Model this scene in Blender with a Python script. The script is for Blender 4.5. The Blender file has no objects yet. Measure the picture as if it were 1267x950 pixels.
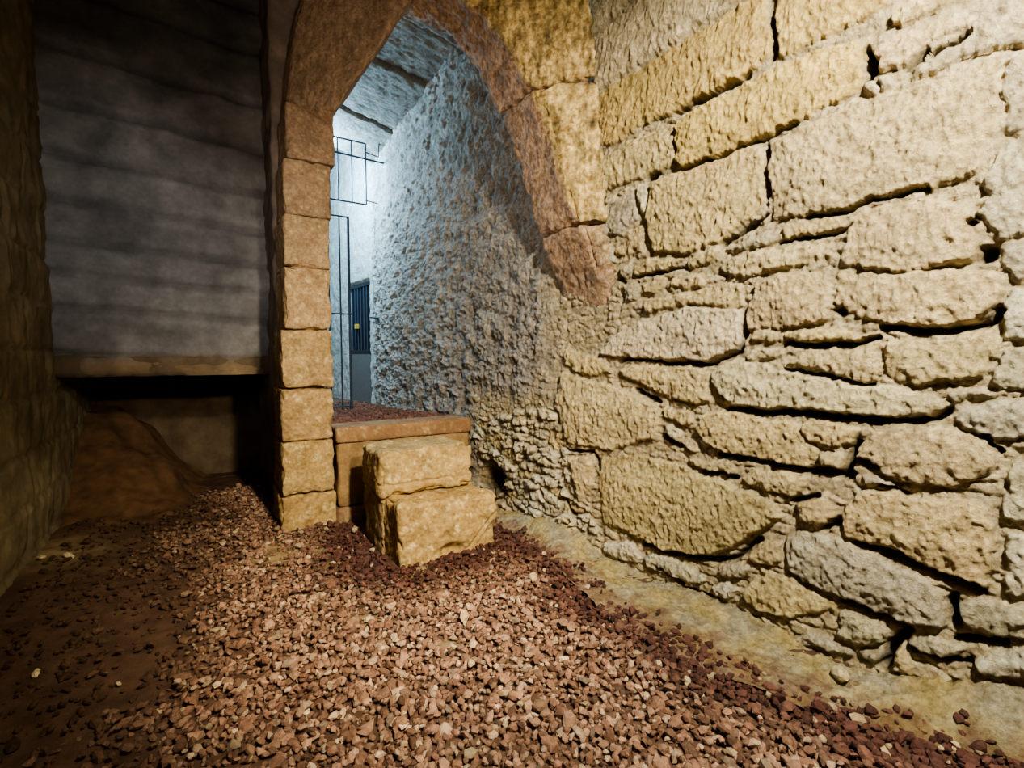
import bpy, math, random
import numpy as np
rng = np.random.default_rng(7); random.seed(7)
SC = bpy.context.scene
COL = SC.collection

# ------------------------------------------------------------------ camera model
F, CX, CY, H = 600.0, 633.5, 475.0, 1.5
PSI = math.radians(32.55); PIT = math.atan(35/600.0)
cP, sP, cA, sA = math.cos(PSI), math.sin(PSI), math.cos(PIT), math.sin(PIT)
CAMP = np.array([0, 0, H])
def ray(u, v):
    a = (u-CX)/F; up = (CY-v)/F
    f = cA + up*sA; z = -sA + up*cA
    return np.array([a*cP+f*sP, -a*sP+f*cP, z])
def on_plane(u, v, p0, n):
    d = ray(u, v); p0 = np.array(p0, float); n = np.array(n, float)
    return CAMP + d*(np.dot(p0-CAMP, n)/np.dot(d, n))
def onX(u, v, x): return on_plane(u, v, (x, 0, 0), (1, 0, 0))
def onY(u, v, y): return on_plane(u, v, (0, y, 0), (0, 1, 0))
def onZ(u, v, z): return on_plane(u, v, (0, 0, z), (0, 0, 1))

# ------------------------------------------------------------------ noise
_perm = rng.permutation(256).astype(np.int64); _perm = np.concatenate([_perm, _perm])
_g = rng.normal(size=(256, 3)); _g /= np.linalg.norm(_g, axis=1)[:, None]
def perlin(p):
    p = np.asarray(p, float); i = np.floor(p).astype(np.int64); f = p-i
    w = f*f*f*(f*(f*6-15)+10)
    i &= 255
    out = 0
    for dx in (0, 1):
        wx = w[:, 0] if dx else 1-w[:, 0]
        for dy in (0, 1):
            wy = w[:, 1] if dy else 1-w[:, 1]
            for dz in (0, 1):
                wz = w[:, 2] if dz else 1-w[:, 2]
                hsh = _perm[_perm[_perm[(i[:, 0]+dx) & 255]+((i[:, 1]+dy) & 255)]+((i[:, 2]+dz) & 255)]
                g = _g[hsh]
                out = out + wx*wy*wz*(g[:, 0]*(f[:, 0]-dx)+g[:, 1]*(f[:, 1]-dy)+g[:, 2]*(f[:, 2]-dz))
    return out*1.5
def fbm(p, oct=4, gain=.5, ridge=False):
    p = np.asarray(p, float); a = 1; s = 0
    for k in range(oct):
        n = perlin(p*(2.03**k)+17.3*k)
        if ridge: n = 1-2*np.abs(n)
        s = s+a*n; a *= gain
    return s
def sm(x): x = np.clip(x, 0, 1); return x*x*(3-2*x)

# ------------------------------------------------------------------ materials
def stone_mat(name, rough=.9, bump=.5, s1=55, s2=14, vmin=.72, vmax=1.22, spec=.25, dist=.012, pit=.15, tint=.0, det=5):
    m = bpy.data.materials.new(name); m.use_nodes = True
    nt = m.node_tree; N = nt.nodes; L = nt.links; N.clear()
    out = N.new('ShaderNodeOutputMaterial'); b = N.new('ShaderNodeBsdfPrincipled')
    L.new(b.outputs[0], out.inputs[0])
    b.inputs['Roughness'].default_value = rough; b.inputs['Specular IOR Level'].default_value = spec
    at = N.new('ShaderNodeAttribute'); at.attribute_name = 'Col'
    tc = N.new('ShaderNodeTexCoord')
    n1 = N.new('ShaderNodeTexNoise'); n1.inputs['Scale'].default_value = s1; n1.inputs['Detail'].default_value = det; n1.inputs['Roughness'].default_value = .7
    n2 = N.new('ShaderNodeTexNoise'); n2.inputs['Scale'].default_value = s2; n2.inputs['Detail'].default_value = 6
    for n in (n1, n2): L.new(tc.outputs['Object'], n.inputs['Vector'])
    mr = N.new('ShaderNodeMapRange'); mr.inputs['From Min'].default_value = .3; mr.inputs['From Max'].default_value = .7
    mr.inputs['To Min'].default_value = vmin; mr.inputs['To Max'].default_value = vmax
    L.new(n2.outputs[0], mr.inputs[0])
    mr2 = N.new('ShaderNodeMapRange'); mr2.inputs['From Min'].default_value = .32; mr2.inputs['From Max'].default_value = .68
    mr2.inputs['To Min'].default_value = 1-pit; mr2.inputs['To Max'].default_value = 1+pit*.55
    L.new(n1.outputs[0], mr2.inputs[0])
    mu = N.new('ShaderNodeMath'); mu.operation = 'MULTIPLY'; L.new(mr.outputs[0], mu.inputs[0]); L.new(mr2.outputs[0], mu.inputs[1])
    vm = N.new('ShaderNodeVectorMath'); vm.operation = 'SCALE'; L.new(at.outputs['Color'], vm.inputs[0]); L.new(mu.outputs[0], vm.inputs['Scale'])
    mrt = N.new('ShaderNodeMapRange'); mrt.inputs['From Min'].default_value = .56; mrt.inputs['From Max'].default_value = .34
    mrt.inputs['To Min'].default_value = 0; mrt.inputs['To Max'].default_value = tint; L.new(n1.outputs[0], mrt.inputs[0])
    mx = N.new('ShaderNodeMix'); mx.data_type = 'RGBA'; mx.blend_type = 'MULTIPLY'; L.new(mrt.outputs[0], mx.inputs[0])
    L.new(vm.outputs[0], mx.inputs[6]); mx.inputs[7].default_value = (.82, .66, .46, 1)
    L.new(mx.outputs[2], b.inputs['Base Color'])
    bp = N.new('ShaderNodeBump'); bp.inputs['Strength'].default_value = bump; bp.inputs['Distance'].default_value = dist
    L.new(n1.outputs[0], bp.inputs['Height']); L.new(bp.outputs[0], b.inputs['Normal'])
    return m
def plain_mat(name, col, rough=.5, metal=0):
    m = bpy.data.materials.new(name); m.use_nodes = True
    nt = m.node_tree; b = nt.nodes['Principled BSDF']
    n = nt.nodes.new('ShaderNodeTexNoise'); n.inputs['Scale'].default_value = 30
    tc = nt.nodes.new('ShaderNodeTexCoord'); nt.links.new(tc.outputs['Object'], n.inputs['Vector'])
    r = nt.nodes.new('ShaderNodeValToRGB')
    r.color_ramp.elements[0].color = (*[c*.7 for c in col], 1); r.color_ramp.elements[1].color = (*[min(1, c*1.3) for c in col], 1)
    nt.links.new(n.outputs[0], r.inputs[0]); nt.links.new(r.outputs[0], b.inputs['Base Color'])
    b.inputs['Roughness'].default_value = rough; b.inputs['Metallic'].default_value = metal
    return m
M_wall = stone_mat('rubble_stone', bump=1., s1=34, s2=7, vmin=.82, vmax=1.12, dist=.032, pit=.36, tint=.45, det=9)
M_face = stone_mat('weathered_face', bump=1., s1=26, s2=9, vmin=.7, vmax=1.25, dist=.03, pit=.55, tint=1., det=8)
M_soft = stone_mat('soft_stone', bump=.25, s1=25, s2=5, vmin=.75, vmax=1.2, spec=.1)
M_block = stone_mat('dressed_stone', bump=.9, s1=38, s2=12, vmin=.8, vmax=1.2, pit=.32, tint=.5, det=7)
M_plast = stone_mat('old_plaster', bump=.4, s1=40, s2=8, vmin=.8, vmax=1.15, pit=.2, tint=.3)
M_ground = stone_mat('bare_ground', bump=.6, s1=90, s2=12)
M_gravel = stone_mat('lava_gravel', bump=.7, s1=160, s2=60, vmin=.75, vmax=1.25, rough=.85)
M_iron = plain_mat('dark_iron', (.03, .05, .08), .5, .3)
M_dark = plain_mat('black_painted_iron', (.012, .016, .02), .5)
M_grey = plain_mat('grey_door_sheet', (.16, .15, .14), .6)
M_brass = plain_mat('yellow_brass', (.8, .5, .08), .35, .2)

# ------------------------------------------------------------------ mesh helpers
def mesh_np(name, V, Q, mat, col=None, parent=None, smooth=True):
    V = np.asarray(V, np.float32); Q = np.asarray(Q, np.int32); k = Q.shape[1]
    me = bpy.data.meshes.new(name)
    me.vertices.add(len(V)); me.vertices.foreach_set('co', V.ravel())
    me.loops.add(Q.size); me.loops.foreach_set('vertex_index', Q.ravel())
    me.polygons.add(len(Q)); me.polygons.foreach_set('loop_start', np.arange(0, Q.size, k, dtype=np.int32))
    me.update(calc_edges=True); me.validate()
    me.polygons.foreach_set('use_smooth', np.full(len(me.polygons), smooth, bool))
    if col is not None:
        c = np.ones((len(V), 4), np.float32); c[:, :3] = np.clip(col, 0, 1)
        a = me.color_attributes.new('Col', 'FLOAT_COLOR', 'POINT'); a.data.foreach_set('color', c.ravel())
    me.materials.append(mat)
    o = bpy.data.objects.new(name, me); COL.objects.link(o)
    if parent is not None: o.parent = parent
    return o
def recenter(o, loc):
    """put the object's origin at loc, keep the shape where it stands"""
    loc = np.array(loc, float); me = o.data
    v = np.empty(len(me.vertices)*3, np.float32); me.vertices.foreach_get('co', v)
    v = v.reshape(-1, 3)-loc.astype(np.float32); me.vertices.foreach_set('co', v.ravel()); me.update()
    o.location = loc; return o
def grid_faces(nu, nv):
    i = np.arange(nu-1)[:, None]*nv+np.arange(nv-1)[None, :]
    return np.stack([i, i+nv, i+nv+1, i+1], -1).reshape(-1, 4)
def thing(o, label, cat, group=None, kind=None):
    o['label'] = label; o['category'] = cat
    if group: o['group'] = group
    if kind: o['kind'] = kind
    return o
def struct(o): o['kind'] = 'structure'; return o
def empty(name, loc):
    o = bpy.data.objects.new(name, None); COL.objects.link(o); o.location = loc; o.empty_display_size = .1; return o

def rounded_block(name, f, dims, mat, colf, r=.03, step=.02, amp=.012, freq=9, amp2=.004, freq2=45, parent=None, chips=0., seed=0., dispf=None):
    """a rough stone: box of size dims, rounded, mapped by f(unit coords)->world, roughened along its normal"""
    L = np.array(dims, float); n = np.maximum(3, np.ceil(L/step).astype(int)+1)
    Vs = []; Qs = []; off = 0
    ax = [np.linspace(0, L[k], n[k]) for k in range(3)]
    for k in range(3):
        a, b = [(1, 2), (2, 0), (0, 1)][k]
        A, B = np.meshgrid(ax[a], ax[b], indexing='ij')
        for side in (0, 1):
            P = np.zeros((A.size, 3)); P[:, a] = A.ravel(); P[:, b] = B.ravel(); P[:, k] = side*L[k]
            q = grid_faces(len(ax[a]), len(ax[b]))
            if not side: q = q[:, ::-1]
            Vs.append(P); Qs.append(q+off); off += len(P)
    V = np.concatenate(Vs); Q = np.concatenate(Qs)
    _, idx, inv = np.unique(np.round(V, 5), axis=0, return_index=True, return_inverse=True)
    V = V[idx]; Q = inv.ravel()[Q]
    rr = min(r, L.min()*.45)
    inner = np.clip(V, rr, L-rr); d = V-inner; nl = np.linalg.norm(d, axis=1)[:, None]; nn = d/np.maximum(nl, 1e-9)
    U = (inner+nn*rr)/L
    # world mapping and normal by finite difference through the local frame
    P = f(U); e = .01/L.max()
    W2 = f(U+nn/L*.01); nw = W2-P; nw /= np.maximum(np.linalg.norm(nw, axis=1)[:, None], 1e-9)
    S = P+seed*3.7
    h = amp*fbm(S*freq, 4)+amp2*fbm(S*freq2, 2)
    if chips:
        edge = sm(1-np.min(np.sort(np.minimum(V, L-V), axis=1)[:, 1:2], axis=1)/.07)
        h -= chips*edge*np.clip(fbm(S*7+5, 2)+.15, 0, 1)
    if dispf is not None: h = h+dispf(P)
    P = P+nw*h[:, None]
    return mesh_np(name, P, Q, mat, colf(P, h), parent)
def boxmap(x0, x1, y0, y1, z0, z1, skew=None):
    lo = np.array([x0, y0, z0]); hi = np.array([x1, y1, z1])
    def f(U):
        P = lo+U*(hi-lo)
        return skew(U, P) if skew else P
    return f, tuple(hi-lo)
def colmix(a, b, freq=6, k=1.2, seed=0, bright=0.):
    a = np.array(a); b = np.array(b)
    def f(P, h):
        t = sm(.5+k*.5*fbm(P*freq+seed, 4))[:, None]
        c = a*(1-t)+b*t
        if bright:   # pale bruises and chips on the dressed face
            m = sm((fbm(P*19+seed+9, 4, .6)-.42)*4)[:, None]
            c = c*(1-m*bright)+np.array([.74, .62, .34])*m*bright
        return c
    return f
def tubes(name, segs, r, mat, parent=None):
    import bmesh
    bm = bmesh.new()
    for s in segs:
        p, q = np.array(s[0], float), np.array(s[1], float); rad = s[2] if len(s) > 2 else r
        d = q-p; Ld = np.linalg.norm(d); d /= Ld
        a = np.cross(d, (0, 0, 1) if abs(d[2]) < .9 else (1, 0, 0)); a /= np.linalg.norm(a); b = np.cross(d, a)
        rings = []
        for c in (p, q):
            rings.append([bm.verts.new(c+rad*(math.cos(t)*a+math.sin(t)*b)) for t in np.linspace(0, 2*np.pi, 8, endpoint=False)])
        for k in range(8):
            bm.faces.new((rings[0][k], rings[0][(k+1) % 8], rings[1][(k+1) % 8], rings[1][k]))
        bm.faces.new(rings[0][::-1]); bm.faces.new(rings[1])
    me = bpy.data.meshes.new(name); bm.to_mesh(me); bm.free(); me.materials.append(mat)
    o = bpy.data.objects.new(name, me); COL.objects.link(o); o.parent = parent; return o
def boxobj(name, lo, hi, mat, parent=None, bev=.004):
    import bmesh
    bm = bmesh.new(); bmesh.ops.create_cube(bm, size=1)
    lo = np.array(lo); hi = np.array(hi)
    for v in bm.verts: v.co = (lo+hi)/2+np.array(v.co)*(hi-lo)
    bmesh.ops.bevel(bm, geom=bm.edges[:], offset=bev, segments=2, affect='EDGES')
    me = bpy.data.meshes.new(name); bm.to_mesh(me); bm.free(); me.materials.append(mat)
    o = bpy.data.objects.new(name, me); COL.objects.link(o); o.parent = parent; return o

# ------------------------------------------------------------------ right wall, stone by stone
S_BEND, W_IN, W_SL = 3.3, 2.42, .075
def wall_W(s): return W_IN+W_SL*np.maximum(0, S_BEND-s)
def on_wall(u, v):
    p = on_plane(u, v, (W_IN, S_BEND, 0), (1, W_SL, 0))
    if p[1] > S_BEND: p = onX(u, v, W_IN)
    return p[1], p[2]
CR, GO, GY, PA, WH = (.55, .445, .245), (.55, .41, .175), (.45, .40, .28), (.58, .50, .33), (.62, .57, .42)
STONES = [  # colour, height, outline read off the masonry
 (PA,.030,[(705,-30),(790,-10),(733,44),(718,15)]), (PA,.036,[(735,50),(785,4),(840,-40),(960,-40),(915,0),(860,38),(800,76),(738,112),(731,75)]),
 (GO,.034,[(738,117),(800,81),(865,40),(920,5),(950,-8),(957,50),(953,72),(925,93),(880,116),(840,137),(800,153),(755,181),(738,178)]),
 (GO,.034,[(962,-30),(1110,-30),(1100,6),(1075,22),(1000,58),(963,73),(961,40)]), (CR,.026,[(741,202),(790,172),(836,152),(838,203),(800,218),(745,237)]),
 (GO,.040,[(840,150),(880,128),(950,90),(1010,62),(1062,48),(1071,60),(1070,90),(1066,112),(1000,145),(950,167),(900,189),(848,206),(839,200)]),
 (CR,.038,[(806,227),(850,210),(944,179),(947,200),(946,250),(925,275),(892,300),(850,315),(808,310),(800,270)]),
 (CR,.040,[(955,177),(1010,152),(1072,124),(1120,112),(1180,92),(1235,72),(1243,110),(1238,160),(1213,213),(1160,230),(1100,247),(1050,259),(1000,267),(958,274),(952,220)]),
 (CR,.036,[(1082,62),(1115,40),(1160,24),(1192,32),(1142,62),(1120,80),(1086,90)]), (CR,.03,[(1105,35),(1105,18),(1150,-12),(1190,-14),(1175,8),(1130,28)]),
 (GY,.03,[(1203,30),(1228,0),(1300,-30),(1300,50),(1240,60),(1190,79),(1140,97),(1116,102),(1155,75),(1196,48)]),
 (GY,.02,[(1245,75),(1300,60),(1300,150),(1250,163),(1241,130)]), (GY,.024,[(1250,170),(1300,156),(1300,235),(1245,252),(1217,234),(1222,215)]),
 (PA,.02,[(1088,95),(1105,90),(1108,105),(1090,112)]), (PA,.02,[(1070,107),(1083,99),(1086,114),(1069,120)]),
 (WH,.022,[(790,229),(804,227),(801,260),(797,270),(791,250)]), (GY,.016,[(747,255),(765,247),(785,234),(791,270),(770,289),(746,292)]),
 (CR,.02,[(770,297),(796,277),(799,309),(776,319),(759,314)]), (GY,.014,[(746,297),(757,302),(764,324),(751,329)]),
 (CR,.022,[(785,330),(800,319),(848,319),(834,332),(800,340),(786,341)]), (GY,.014,[(765,331),(781,324),(784,338),(772,344)]),
 (CR,.028,[(836,336),(860,317),(885,307),(893,313),(880,326),(850,334)]), (CR,.022,[(830,346),(873,337),(872,354),(850,359),(829,354)]),
 (CR,.018,[(797,351),(824,342),(825,355),(810,364),(796,364)]), (GY,.014,[(771,353),(791,350),(789,371),(773,374)]),
 (GY,.026,[(898,310),(930,292),(962,284),(963,297),(938,306)]), (CR,.026,[(968,281),(1044,264),(1045,282),(1000,296),(970,298)]),
 (CR,.028,[(896,322),(935,310),(1038,298),(1029,324),(960,334),(925,344),(893,335)]),
 (CR,.034,[(1053,275),(1066,260),(1100,252),(1150,246),(1200,256),(1219,285),(1217,318),(1170,329),(1130,338),(1080,333),(1038,328)]),
 (CR,.036,[(1036,336),(1100,337),(1170,333),(1233,336),(1243,355),(1230,383),(1190,402),(1130,405),(1092,399),(1052,389),(1032,375)]),
 (CR,.03,[(936,351),(960,339),(1025,336),(1028,374),(1038,385),(1020,398),(980,406),(926,408),(924,385)]),
 (GY,.024,[(1225,242),(1300,220),(1300,280),(1235,298),(1207,262)]), (GY,.022,[(1233,302),(1300,285),(1300,350),(1252,350),(1241,325)]),
 (WH,.03,[(1250,357),(1300,354),(1300,420),(1243,420),(1237,395)]), (PA,.036,[(740,438),(765,411),(800,394),(850,379),(895,381),(921,383),(918,430),(898,439),(870,448),(850,445),(800,443),(760,442)]),
 (CR,.018,[(850,362),(918,350),(921,379),(850,376),(800,388),(796,372)]), (CR,.02,[(926,420),(931,408),(966,410),(961,424)]),
 (PA,.024,[(921,440),(935,429),(968,430),(973,441),(950,448),(926,446)]), (CR,.03,[(968,412),(1030,405),(1085,415),(1060,422),(990,424),(970,422)]),
 (CR,.034,[(972,450),(1000,433),(1050,430),(1088,421),(1093,440),(1089,470),(1079,475),(1040,466),(1000,456)]),
 (CR,.036,[(1097,424),(1120,418),(1170,420),(1230,406),(1240,430),(1216,468),(1160,474),(1130,476),(1102,470),(1097,445)]),
 (PA,.040,[(885,456),(910,444),(965,454),(1010,465),(1060,477),(1100,477),(1150,485),(1170,504),(1150,512),(1080,515),(1040,512),(1000,506),(950,505),(910,503),(890,485),(881,470)]),
 (CR,.034,[(766,456),(800,452),(870,455),(881,462),(878,495),(866,503),(830,493),(800,478),(772,465)]),
 (CR,.038,[(700,458),(722,470),(760,477),(788,489),(813,502),(818,525),(812,543),(790,546),(760,558),(735,553),(705,548),(690,520),(690,485)]),
 (CR,.022,[(820,503),(858,511),(861,524),(845,526),(823,513)]), (PA,.024,[(823,521),(844,533),(846,540),(838,546),(824,536)]), (CR,.02,[(846,547),(866,556),(860,561),(849,553)]),
 (CR,.036,[(874,509),(900,508),(950,518),(984,522),(998,540),(1012,556),(1006,576),(985,577),(940,568),(900,560),(872,549),(863,530)]),
 (CR,.032,[(991,522),(1020,520),(1063,531),(1058,550),(1035,551),(1002,544),(990,531)]), (CR,.03,[(1014,560),(1040,556),(1051,565),(1046,583),(1015,579)]),
 (CR,.040,[(1066,548),(1076,532),(1130,524),(1180,530),(1238,550),(1243,570),(1228,589),(1180,603),(1120,598),(1092,584),(1078,569),(1058,568)]),
 (GY,.026,[(1178,515),(1200,503),(1250,492),(1300,490),(1300,540),(1240,543),(1192,529)]), (GY,.024,[(1166,486),(1215,479),(1233,490),(1200,497),(1177,500)]),
 (GY,.022,[(1246,430),(1300,425),(1300,482),(1242,482),(1222,474)]), (CR,.026,[(852,567),(900,571),(913,580),(907,588),(880,583),(862,577)]),
 (CR,.046,[(741,585),(746,564),(790,562),(845,574),(880,592),(930,607),(962,625),(968,640),(938,662),(895,684),(870,687),(820,678),(782,660),(748,648),(741,620)]),
 (CR,.032,[(919,590),(931,580),(970,582),(999,591),(998,608),(985,616),(950,608),(926,599)]), (CR,.034,[(987,640),(987,622),(1010,612),(1038,626),(1033,643),(1010,651)]),
 (CR,.042,[(1042,640),(1047,622),(1070,607),(1110,609),(1160,617),(1218,622),(1229,645),(1233,700),(1222,727),(1190,715),(1140,697),(1100,677),(1062,669),(1046,663)]),
 (GY,.024,[(1063,586),(1082,584),(1112,601),(1124,608),(1100,604),(1067,600)]),
 (GY,.042,[(972,662),(987,657),(1030,662),(1060,677),(1110,698),(1150,718),(1168,740),(1173,768),(1162,778),(1120,768),(1080,753),(1030,733),(992,718),(974,700)]),
 (CR,.03,[(926,690),(950,667),(968,667),(970,690),(955,699),(936,699)]), (GY,.028,[(886,705),(910,692),(932,705),(928,716),(896,714)]),
 (WH,.03,[(746,669),(784,671),(796,690),(789,699),(760,689),(748,680)]), (WH,.032,[(798,687),(820,684),(858,701),(878,719),(860,723),(830,711),(801,700)]), (WH,.028,[(881,726),(900,717),(916,730),(904,740),(886,737)]),
 (CR,.03,[(921,731),(950,708),(980,713),(1000,728),(1038,747),(1034,759),(980,764),(940,754),(926,745)]),
 (GY,.03,[(1037,757),(1060,757),(1103,781),(1098,798),(1060,798),(1037,784)]), (GY,.024,[(980,786),(1000,781),(1034,792),(1058,806),(1056,813),(1000,799)]),
 (GY,.024,[(1062,804),(1095,804),(1092,822),(1064,816)]), (GY,.03,[(1126,791),(1160,787),(1198,801),(1180,815),(1140,807)]),
 (CR,.026,[(1107,802),(1123,797),(1133,819),(1128,833),(1107,828)]), (GY,.034,[(1183,750),(1200,742),(1260,747),(1300,752),(1300,793),(1240,787),(1202,778)]),
 (WH,.034,[(1207,815),(1230,803),(1300,802),(1300,838),(1240,838),(1212,829)]), (WH,.026,[(1252,575),(1300,560),(1300,650),(1242,640),(1240,610)]), (WH,.026,[(1242,656),(1300,662),(1300,740),(1242,734)]),
 (CR,.028,[(700,565),(732,565),(736,600),(718,622),(700,610)]), (GY,.02,[(700,628),(735,640),(740,665),(710,655)]), (GY,.02,[(805,650),(812,645),(815,655)]),
 (CR,.03,[(700,430),(738,442),(760,462),(720,464),(700,452)]),
]
CRACKS = [(5,[(955,74),(961,40),(958,15)]),(4.5,[(838,140),(880,118),(925,95)]),(3,[(845,208),(900,190),(950,170),(985,152)]),(2.5,[(949,178),(948,255)]),(7,[(950,232),(949,240)]),
 (6,[(1073,60),(1079,78),(1074,100)]),(5,[(1120,85),(1142,65)]),(6,[(1155,66),(1197,41)]),(5,[(800,222),(812,215)]),(5,[(893,302),(918,288),(947,266)]),
 (4,[(1000,267),(1050,261),(1075,247),(1145,233)]),(3.5,[(965,299),(975,297),(1045,285)]),(10,[(1219,316),(1222,312)]),(6,[(1202,277),(1204,278)]),(3,[(790,343),(820,336),(850,330)]),
 (6,[(1090,405),(1115,405),(1130,409),(1180,408),(1225,400),(1238,382)]),(6,[(1036,386),(1042,383)]),(5,[(968,427),(1040,425),(1085,419)]),(2.5,[(970,455),(1020,465),(1080,477)]),
 (3.5,[(765,447),(790,445),(850,450),(885,448),(915,436),(922,410),(924,385)]),(4.5,[(785,482),(815,498)]),(5,[(900,507),(950,511),(1000,512),(1040,517),(1080,518),(1160,516),(1173,508)]),
 (7,[(822,540),(840,550)]),(5,[(890,562),(950,572),(1000,584)]),(5,[(870,583),(910,590)]),(5,[(982,620),(1010,612)]),(7,[(1048,586),(1053,566),(1060,548)]),(7,[(1000,583),(1050,590)]),
 (4.5,[(1060,571),(1085,576)]),(6,[(1018,655),(1038,642)]),(6,[(1060,672),(1110,690),(1170,714),(1215,731)]),(5,[(795,672),(830,685),(880,693),(905,690),(942,668)]),(5,[(1040,743),(1110,770),(1125,779)]),
 (8,[(1093,822),(1105,800),(1120,785)]),(5,[(1130,800),(1170,816),(1200,818)]),(7,[(1178,738),(1183,772)]),(6,[(1185,790),(1240,795)]),(4,[(1215,536),(1240,558)]),(3,[(735,50),(732,80)]),
 (5,[(743,230),(745,245)]),(3.5,[(765,345),(772,350)]),(4,[(815,700),(850,728),(880,740)]),(3,[(1090,600),(1124,610)]),(5,[(690,600),(700,622),(712,640)]),(4,[(692,470),(690,486)]),(4,[(700,556),(735,560),(742,580)])]

# grid along the wall (s) and up it (z)
sv = np.concatenate([np.arange(-2.6, .2, .06), np.arange(.2, 2.2, .0065), np.arange(2.2, 4.6, .009), np.arange(4.6, 8.05, .018)])
zv = np.concatenate([np.arange(-.12, 3.2, .0075), np.arange(3.2, 5.45, .012)])
SS, ZZ = np.meshgrid(sv, zv, indexing='ij'); ns, nz = SS.shape
flat = np.stack([SS.ravel(), ZZ.ravel(), np.zeros(SS.size)], 1)
wob = np.stack([fbm(flat*7, 3), fbm(flat*7+40, 3)], 1)*.014
wob = wob + np.stack([fbm(flat*24, 3), fbm(flat*24+40, 3)], 1)*.010
sx = (SS.ravel()+wob[:, 0]).reshape(ns, nz); zx = (ZZ.ravel()+wob[:, 1]).reshape(ns, nz)
n_lo = fbm(flat*3.1+3, 3).reshape(ns, nz); n_mid = fbm(flat*np.array([15, 11, 1])+9, 4).reshape(ns, nz)
n_hi = fbm(flat*np.array([44, 30, 1])+5, 3, .6).reshape(ns, nz)
n_rdg = fbm(flat*np.array([21, 17, 1])+31, 4, .6, ridge=True).reshape(ns, nz)
def cells(px, pz, ca, cb, seed):
    """irregular small stones: distance to the nearest cell border and an id per cell"""
    gx_ = px/ca; gz_ = pz/cb; ix = np.floor(gx_).astype(int); iz = np.floor(gz_).astype(int)
    f1 = np.full(px.shape, 9.); f2 = np.full(px.shape, 9.); idn = np.zeros(px.shape)
    for a in (-1, 0, 1):
        for b in (-1, 0, 1):
            hx = np.modf(np.abs(np.sin((ix+a)*127.1+(iz+b)*311.7+seed)*43758.5))[0]; hz = np.modf(np.abs(np.sin((ix+a)*269.5+(iz+b)*183.3+seed)*43758.5))[0]
            d = np.hypot(ix+a+.1+.8*hx-gx_, iz+b+.1+.8*hz-gz_)
            nw_ = d < f1; f2 = np.where(nw_, f1, np.minimum(f2, d)); idn = np.where(nw_, hx, idn); f1 = np.minimum(f1, d)
    return f2-f1, idn
cd_, cid = cells(sx, zx, .13, .055, 1.)
hgt = -.016+.014*sm(cd_/.35)*(.4+cid)+.007*n_mid+.006*n_hi
colr = np.ones((ns, nz, 3))*np.array([.50, .42, .27])*(.86+.26*cid)[..., None]
def segdist(px, py, pts, closed):
    d = np.full(px.shape, 1e9); ins = np.zeros(px.shape, bool); m = len(pts)
    for k in range(m if closed else m-1):
        x0, y0 = pts[k]; x1, y1 = pts[(k+1) % m]
        ex, ey = x1-x0, y1-y0; l2 = ex*ex+ey*ey+1e-12
        t = np.clip(((px-x0)*ex+(py-y0)*ey)/l2, 0, 1)
        d = np.minimum(d, np.hypot(px-x0-t*ex, py-y0-t*ey))
        if closed:
            c = ((y0 > py) != (y1 > py)) & (px < (x1-x0)*(py-y0)/((y1-y0) if y1 != y0 else 1e-9)+x0)
            ins ^= c
    return d, ins
def window(pts, pad):
    p = np.array(pts)
    i0, i1 = np.searchsorted(sv, [p[:, 0].min()-pad, p[:, 0].max()+pad]); j0, j1 = np.searchsorted(zv, [p[:, 1].min()-pad, p[:, 1].max()+pad])
    return slice(i0, i1), slice(j0, j1)
def add_stone(pts, H_, c, rough=1., edge=.017):
    w = window(pts, .05)
    px, pz = sx[w], zx[w]
    if px.size == 0: return
    d, ins = segdist(px, pz, pts, True); d = np.where(ins, d, -d)
    prof = sm((d+.006)/edge)
    cs, cz = np.mean(pts, axis=0); ta, tb = rng.normal(0, .02, 2)
    size = math.sqrt(max(1e-4, np.ptp([p[0] for p in pts])*np.ptp([p[1] for p in pts])))
    bulge = sm(d/(.22*size+.02))
    hh = prof*(H_*.45+H_*.38*bulge+ta*(px-cs)+tb*(pz-cz)+rough*(.011*n_mid[w]+.0062*n_hi[w]+.011*n_lo[w]+.0068*n_rdg[w]))
    hh = np.where(d > -.008, -.020*(1-prof)+hh, -1)
    up = hh > hgt[w]; hgt[w] = np.where(up, hh, hgt[w])
    cc = np.array(c)*rng.uniform(.92, 1.06)*np.array([1, rng.uniform(.97, 1.02), rng.uniform(.92, 1.06)])
    k = (sm((d+.004)/.012)*up)[..., None]
    colr[w] = colr[w]*(1-k)+cc*k
for c, H_, poly in STONES:
    add_stone([on_wall(u, v) for u, v in poly], H_, c)
# small rubble packed at the foot of the arch and in the gaps
RB = [on_wall(u, v) for u, v in [(588, 520), (640, 508), (690, 500), (704, 560), (716, 622), (745, 660), (720, 678), (650, 640), (590, 622)]]
w = window(RB, .1); d, ins = segdist(sx[w], zx[w], RB, True); mk = sm(np.where(ins, d, -d)/.06+.5+.4*n_lo[w])
c2_, i2 = cells(sx[w]+.05*n_mid[w]+.06*n_lo[w], zx[w]+.02*n_mid[w]+.03*n_lo[w], .22, .08, 5.)
hr_ = -.030+sm(c2_/.40)*(.012+.055*i2*i2)+.016*n_mid[w]+.007*n_hi[w]+.01*n_rdg[w]
hgt[w] = hgt[w]*(1-mk)+hr_*mk
pal = np.array([CR, GY, WH, PA])[(i2*3.99).astype(int)]*(.66+.34*sm(c2_/.25))[..., None]
colr[w] = colr[w]*(1-mk[..., None])+pal*mk[..., None]
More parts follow.
